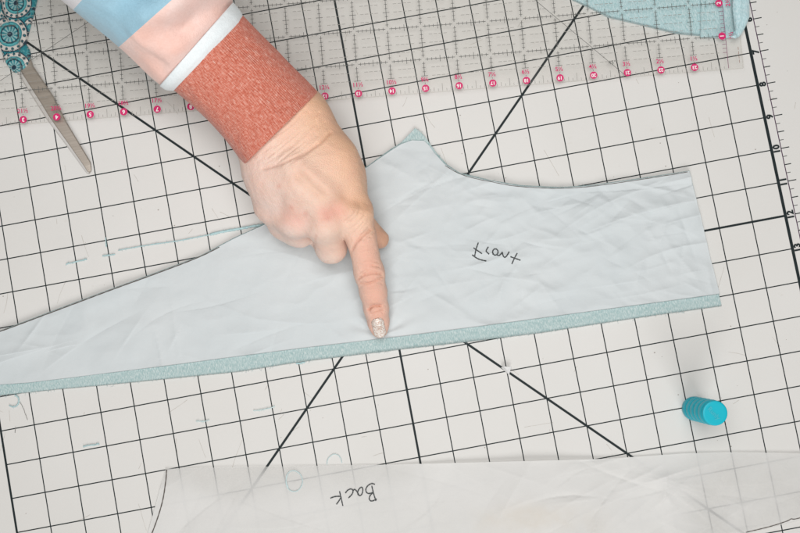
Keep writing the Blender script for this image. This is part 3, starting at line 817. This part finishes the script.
# sleeve: rings between the two sides of the arm
def cloth(name, cols, bump=.5, scale=600):
    t = NT(name); v = t.coord(); n1 = t.noise(v, scale, 3, .6); n2 = t.noise(v, 28, 4)
    t.base(t.mix(t.ramp(n2, [(.35, (0, 0, 0)), (.68, (1, 1, 1))]), cols[0], cols[1]))
    t.set(Roughness=.95); t.b.inputs['Specular IOR Level'].default_value = .1; t.b.inputs['Sheen Weight'].default_value = .3
    wv = t.n('ShaderNodeTexVoronoi'); wv.inputs['Scale'].default_value = 1300; t.l(v, wv.inputs['Vector'])
    c0 = t.mix(t.ramp(n2, [(.35, (0, 0, 0)), (.68, (1, 1, 1))]), cols[0], cols[1])
    t.base(t.mix(t.ramp(n1, [(.38, (.16, .16, .16)), (.62, (0, 0, 0))]), c0, tuple(q * .72 for q in cols[0])))
    t.bump(t.math('ADD', n1, t.math('MULTIPLY', wv.outputs['Distance'], .45)), bump * .9, .0006); return t.m
pink_m = cloth('peach_jersey', ((.78, .50, .43), (.79, .62, .58)))
blue_m = cloth('sky_blue_jersey', ((.27, .455, .56), (.33, .52, .63)))
grey_m = cloth('pale_grey_jersey', ((.60, .59, .62), (.64, .63, .65)))
white_m = cloth('white_jersey', ((.70, .76, .78), (.76, .80, .82)), .4)
t = NT('rust_rib_knit')
uvn = t.n('ShaderNodeUVMap'); mpn = t.n('ShaderNodeMapping'); mpn.inputs['Scale'].default_value = (1, 1, 1); t.l(uvn.outputs[0], mpn.inputs[0])
mp2 = t.n('ShaderNodeMapping'); mp2.inputs['Scale'].default_value = (1500, 190, 1); t.l(uvn.outputs[0], mp2.inputs[0])
n1 = t.noise(mp2.outputs[0], 1.0, 3, .65)
mp3 = t.n('ShaderNodeMapping'); mp3.inputs['Scale'].default_value = (420, 900, 1); t.l(uvn.outputs[0], mp3.inputs[0])
n2 = t.noise(mp3.outputs[0], 1.0, 3, .7)
wv = t.n('ShaderNodeTexWave'); wv.bands_direction = 'X'; wv.inputs['Scale'].default_value = 210; wv.inputs['Distortion'].default_value = 1.5; wv.inputs['Detail'].default_value = 2; t.l(mpn.outputs[0], wv.inputs['Vector'])
hh = t.math('ADD', t.math('MULTIPLY', n1, .6), t.math('MULTIPLY', n2, .4))
c = t.ramp(hh, [(.34, (.39, .075, .045)), (.48, (.545, .165, .112)), (.60, (.66, .315, .250)), (.72, (.78, .58, .52))])
t.base(c); t.set(Roughness=.95); t.b.inputs['Specular IOR Level'].default_value = .08; t.b.inputs['Sheen Weight'].default_value = .2
t.bump(t.math('ADD', t.math('MULTIPLY', wv.outputs['Fac'], .35), hh), .7, .0008)
rust_m = t.m

def sleeve(name, st, nper, mats, matsel, parent, folds=None, ns=140, ribs=0.0):
    """st: stations (L px, R px, height, half thickness)"""
    st = np.array([(*l, *r, z, b) for l, r, z, b in st], float)
    S = smooth_poly(st, nper) if len(st) > 2 else resample(st, nper)
    V, UV = [], []; along = 0; prev = None
    th = np.linspace(0, 2 * math.pi, ns, endpoint=False)
    for q, (lx, ly, rx, ry, z, b) in enumerate(S):
        Lw, Rw = at(lx, ly, z), at(rx, ry, z); c = (Lw + Rw) / 2; u = (Rw - Lw) / 2; a = np.linalg.norm(u); uh = u / a
        vw = CAM - c; vw /= np.linalg.norm(vw); vw = vw - uh * (vw @ uh); vw /= np.linalg.norm(vw)
        if prev is not None: along += np.linalg.norm(c - prev)
        prev = c
        ct = np.sign(np.cos(th)) * np.abs(np.cos(th)) ** .92; s_ = np.sign(np.sin(th)) * np.abs(np.sin(th)) ** .85
        V.append(c + a * ct[:, None] * uh + b * s_[:, None] * vw)
        UV.append(np.stack([th * .035, np.full(ns, along)], 1))
    n = len(S); V = np.array(V)
    if folds is not None:
        nor = V - V.mean(axis=1, keepdims=True); nor /= np.linalg.norm(nor, axis=2)[..., None] + 1e-9
        rib = ribs * np.abs(np.sin(th * 74))[None, :]
        h = folds(V[..., 0].ravel(), V[..., 1].ravel(), V[..., 2].ravel()).reshape(n, ns)
        top_ = np.clip(np.sin(th), 0, 1)[None, :] ** .6
        V = V + nor * (h * top_ + rib)[..., None]
    # turned-in hems at both ends
    def ring_in(R, dirv, k, dep): 
        c = R.mean(axis=0); return c + (R - c) * k + dirv * dep
    ax = V[0].mean(axis=0) - V[1].mean(axis=0); ax /= np.linalg.norm(ax); az = V[-1].mean(axis=0) - V[-2].mean(axis=0); az /= np.linalg.norm(az) + 1e-9
    front = [ring_in(V[0], ax, .80, -.012), ring_in(V[0], ax, .955, -.0012), ring_in(V[0], ax, .975, .0007), ring_in(V[0], ax, .992, .0006)]
    end = [ring_in(V[-1], az, .985, .0006), ring_in(V[-1], az, .95, .0002), ring_in(V[-1], az, .8, -.004)]
    R = np.array(front + list(V) + end); uv0 = UV[0]
    UVs = np.vstack([np.stack([uv0[:, 0], uv0[:, 1] - .001 * (4 - k)], 1) for k in range(4)] + UV + [UV[-1]] * 3)
    N = len(R); F = []; mi = []
    for i in range(N - 1):
        for j in range(ns):
            k = (j + 1) % ns; F.append((i * ns + j, (i + 1) * ns + j, (i + 1) * ns + k, i * ns + k))
            mi.append(matsel((i - 4) / (n - 1)) if matsel else 0)
    o = mesh_np(name, R.reshape(-1, 3), F, mats, parent, uv=UVs)
    o.data.polygons.foreach_set('material_index', mi); o.data.update()
    return o
def sfold(X, Y, Z):
    h = .0030 * fnoise(X, Y, 26, 61) + .0011 * fnoise(X + Z, Y - Z, 75, 62) + .00022 * fnoise(X + Z, Y, 320, 63)
    def val(pts, z, wd, dep, side=0.0):
        P = ats(pts, z); return seg_dist(X, Y, P), wd, dep
    def fold(pts, wd, dep, pw=.8):
        P = ats(pts, .12); e = P[-1] - P[0]; L = e @ e
        u = ((X - P[0][0]) * e[0] + (Y - P[0][1]) * e[1]) / L
        return dep * np.exp(-(seg_dist(X, Y, P) / wd) ** 2) * np.clip(1 - u, 0, 1) ** pw
    h -= fold([(246, -24), (214, 10), (186, 32), (140, 46)], .0070, .0230)
    h += fold([(250, -6), (222, 22), (192, 46), (150, 60)], .0080, .0110) + fold([(228, -30), (196, 0), (168, 22), (126, 38)], .0085, .0110)
    h -= fold([(120, 54), (140, 60), (164, 68), (192, 66)], .0065, .0090)
    h -= fold([(180, -40), (146, 2), (120, 18), (80, 26)], .0090, .0130)
    h -= fold([(200, -44), (172, -8), (140, 10), (96, 34)], .0070, .0080)
    h -= fold([(92, 34), (110, 36), (130, 34), (150, 26)], .0070, .0075)
    return h * np.clip(seg_dist(X, Y, ats([(163, 92), (238, 4)], .10)) / .008 - .2, 0, 1)
body_st = [((161.5, 86), (233, 5), .081, .0270), ((150, 77), (231, -8), .086, .0345), ((135, 62), (225, -20), .092, .040), ((119, 47), (212, -34), .098, .044),
           ((97, 29), (190, -62), .108, .047), ((74, 11), (166, -90), .118, .050), ((40, -18), (132, -125), .134, .054), ((-20, -70), (75, -185), .165, .058)]
# fractions along the station list where the colour blocks change
def colsel(fr):
    return 0 if fr < cut1 else (1 if fr < cut2 else 2)
_st = np.array([(*l, *r, z, b) for l, r, z, b in body_st], float)
_d = np.r_[0, np.cumsum(np.linalg.norm(np.diff(_st, axis=0), axis=1))]; cut1, cut2 = _d[3] / _d[-1], _d[5] / _d[-1]
sl_o = sleeve('sweatshirt_sleeve', body_st, 150, [pink_m, blue_m, grey_m], colsel, person, sfold)
def bfold(X, Y, Z): return .0008 * fnoise(X, Y, 60, 71) + .0003 * fnoise(X + Z, Y - Z, 260, 72)
sleeve('piping_band', [((172, 91), (243, 17), .0765, .0300), ((165.5, 90.5), (241, 11.5), .0785, .0315), ((160, 86.5), (233.5, 3), .0815, .0300)], 24, white_m, None, sl_o, bfold)
def cfold(X, Y, Z): return .0017 * fnoise(X, Y, 34, 81) + .0005 * fnoise(X + Z, Y - Z, 130, 82) + .0002 * fnoise(X + Z, Y, 420, 83)
cuff_st = [((243.5, 164), (317, 91.5), .067, .0295), ((233, 149), (307, 81), .068, .0300), ((221, 134), (296, 70.5), .069, .0300), ((206, 118), (281, 55.5), .071, .0300), ((187, 101), (260, 34.5), .074, .0300), ((171, 87.5), (241, 15), .0765, .0290)]
sleeve('ribbed_cuff', cuff_st, 90, rust_m, None, sl_o, cfold, ns=640, ribs=.00018)

# ================================================================== turquoise ribbed tool
t = NT('turquoise_plastic'); t.base((.001, .420, .530)); t.set(Roughness=.42); t.b.inputs['Specular IOR Level'].default_value = .3
tq = t.m
t = NT('turquoise_plastic_raised'); t.base((.03, .42, .51)); t.set(Roughness=.5); tq2 = t.m
base_p = at(693.2, 408.2, 0); tool = empty('needle_case', base_p, 'small turquoise ribbed plastic case standing upright on the mat', 'needle case')
prof = [(.0001, .0), (.0080, .0), (.0087, .0012)]
Hh = .0600; nr = 5
for k in range(nr):
    z0 = .002 + k * (Hh - .004) / nr; dz = (Hh - .004) / nr
    prof += [(.0088, z0 + .02 * dz), (.0090, z0 + .30 * dz), (.0088, z0 + .62 * dz), (.0083, z0 + .72 * dz), (.0073, z0 + .80 * dz), (.0073, z0 + .92 * dz), (.0084, z0 + .98 * dz)]
prof += [(.0087, Hh - .0012), (.0086, Hh - .0004), (.0083, Hh)]
capr = .0083
def lathe(prof, c, ns=72):
    a = np.linspace(0, 2 * math.pi, ns, endpoint=False); V = []; F = []
    for r, z in prof: V += [(c[0] + r * math.cos(q), c[1] + r * math.sin(q), c[2] + z) for q in a]
    for i in range(len(prof) - 1):
        for j in range(ns): k = (j + 1) % ns; F.append((i * ns + j, i * ns + k, (i + 1) * ns + k, (i + 1) * ns + j))
    return V, F
V, F = lathe(prof, base_p); o = mesh_np('ribbed_body', V, F, tq, tool)
V, F = lathe([(capr, Hh), (.0081, Hh + .0001), (.0070, Hh + .0001), (.0035, Hh + .0001), (.00001, Hh + .0001)], base_p)
o = mesh_np('cap', V, F, tq, tool)
g = MB(); tv = math.radians(-47); xd = EX * math.cos(tv) + EY * math.sin(tv); yd = -EX * math.sin(tv) + EY * math.cos(tv)
put_text(g, 'Runly', .0046, base_p + EZ * (Hh + .0004) - EX * .0010 - EY * .0002, xd, yd, 0, .00008)
g.build('raised_lettering', tq2, tool)

# ================================================================== thread scraps
thr = plain('teal_thread', (.42, .58, .60), .9, .1, .12, 600)
thr2 = plain('pale_teal_thread', (.55, .68, .69), .9, .1, .1, 600)
def thread(name, pts, r, label, m=thr, z=.0006, wob=.0003, n=None, zf=None, group=None, fuzz=0):
    P = ats(pts, z); n = n or max(24, len(pts) * 12); P = smooth_poly(P, n)
    rs = np.random.RandomState(len(label) + int(pts[0][0]))
    P[:, 0] += wob * np.convolve(rs.randn(n + 8), np.ones(9) / 3, 'valid')[:n] * .35; P[:, 1] += wob * np.convolve(rs.randn(n + 8), np.ones(9) / 3, 'valid')[:n] * .35
    if zf is not None: P[:, 2] = zf(P[:, 0], P[:, 1]) + r
    mb = MB(); rr = r * (.75 + .5 * rs.rand(n)); rr[0] *= .4; rr[-1] *= .4
    V, F = tube(P, rr, 7); mb.add(V, F)
    for _ in range(fuzz):
        i = rs.randint(1, n - 1); d = np.array([rs.randn(), rs.randn(), abs(rs.randn()) * .4]); d /= np.linalg.norm(d)
        q = np.array([P[i], P[i] + d * .0008, P[i] + d * .0014 + EX * .0004]); V, F = tube(q, r * .18, 4); mb.add(V, F)
    o = mb.build(name, m, None, True); return tag(o, label, 'thread', group)
G = 'teal thread scraps on the mat'
thread('thread_scrap', [(118, 250.5), (138, 246.5), (160, 243.5), (185, 239.5), (206, 235.5), (216, 233.4)], .0004, 'long thin teal thread trailing left from the hand across the grid', fuzz=40, group=G)
thread('frayed_trimming', [(210, 234.5), (222, 231.5), (240, 228.5), (266, 224)], .0009, 'thick frayed teal trimming poking out from under the knuckles', fuzz=60, group=G)
thread('thread_scrap', [(102, 256), (108, 255), (115, 254.5)], .0005, 'short teal thread lying just left of the long thread', fuzz=10, group=G)
thread('thread_scrap', [(66, 264), (72, 262.5), (78, 261.5), (87, 259)], .0005, 'leftmost teal thread in the row left of the hand', fuzz=14, group=G)
thread('thread_scrap', [(105.5, 237), (106, 242), (106.3, 247)], .00035, 'tiny upright teal thread on a grid line', fuzz=4, group=G)
thread('thread_scrap', [(9, 405.5), (13, 407.2), (17, 405.8), (19.3, 401.5), (18, 396.5), (14.5, 394.8)], .0005, 'curled teal thread hook near the left end of the teal fabric', fuzz=12, group=G)
thread('thread_scrap', [(83, 446.5), (88, 445.2), (94, 445), (99, 443.5)], .0005, 'short teal thread flat on the lower left squares', fuzz=12, group=G)
thread('thread_scrap', [(196, 421), (203, 421.5), (210, 420)], .00035, 'faint pale thread crossing a grid line below the fabric', m=thr2, fuzz=8, group=G)
thread('thread_scrap', [(253, 410.8), (262, 409.5), (270, 408.2), (275, 406)], .00035, 'pale thread lying beside the lower diagonal line', m=thr2, fuzz=8, group=G)
thread('thread_scrap', [(327, 464.5), (327.5, 459), (331, 454.8), (336, 453.8), (340.5, 457), (342, 463)], .00030, 'pale thread arc peeking out above the Back paper', m=thr2, z=.0005, group=G)
thread('thread_scrap', [(288.5, 488), (285.5, 480), (288, 472), (294, 469.8), (300.5, 473), (303.3, 481), (300, 489.5), (294, 492), (288, 489), (285.6, 481.5), (287.4, 474.5)], .00036, 'pale teal thread ring lying on the Back paper', m=thr2, zf=backh, group=G, n=90, wob=.0001)
thread('thread_scrap', [(296, 363.5), (300, 363.3), (305, 362.2)], .0006, 'teal thread end sticking out at the hem of the Front fabric', fuzz=10, group=G)
mark = plain('grey_lint_shadow', (.28, .27, .26), .9, .1)
thread('lint_shadow_mark', [(20, 402), (23.5, 408), (26, 416), (27.4, 420)], .00018, 'fine grey hair beside the curled thread hook', m=mark)  # grey strand standing in for the shadow of the curled thread
thread('lint_shadow_mark', [(15.6, 427), (15.2, 433)], .00022, 'tiny grey lint on the grid near the left border', m=mark)
# clear scrap on the diagonal line
t = NT('milky_film'); t.base((.66, .66, .66)); t.set(Roughness=.3); scr_m = t.m
P = [at(501.2, 367.3, .0006), at(503.5, 366.2, .0042), at(511.2, 366.6, .0030), at(509.2, 374.2, .0006), at(507.5, 373.2, .0007)]
m = MB(); ctr = np.mean(P, axis=0) + EZ * .0012
m.add(P + [ctr], [(i, (i + 1) % 5, 5) for i in range(5)])
o = m.build('paper_scrap', scr_m); tag(o, 'tiny folded milky scrap sitting on the thick diagonal line', 'scrap')
s = o.modifiers.new('thickness', 'SOLIDIFY'); s.thickness = .0003
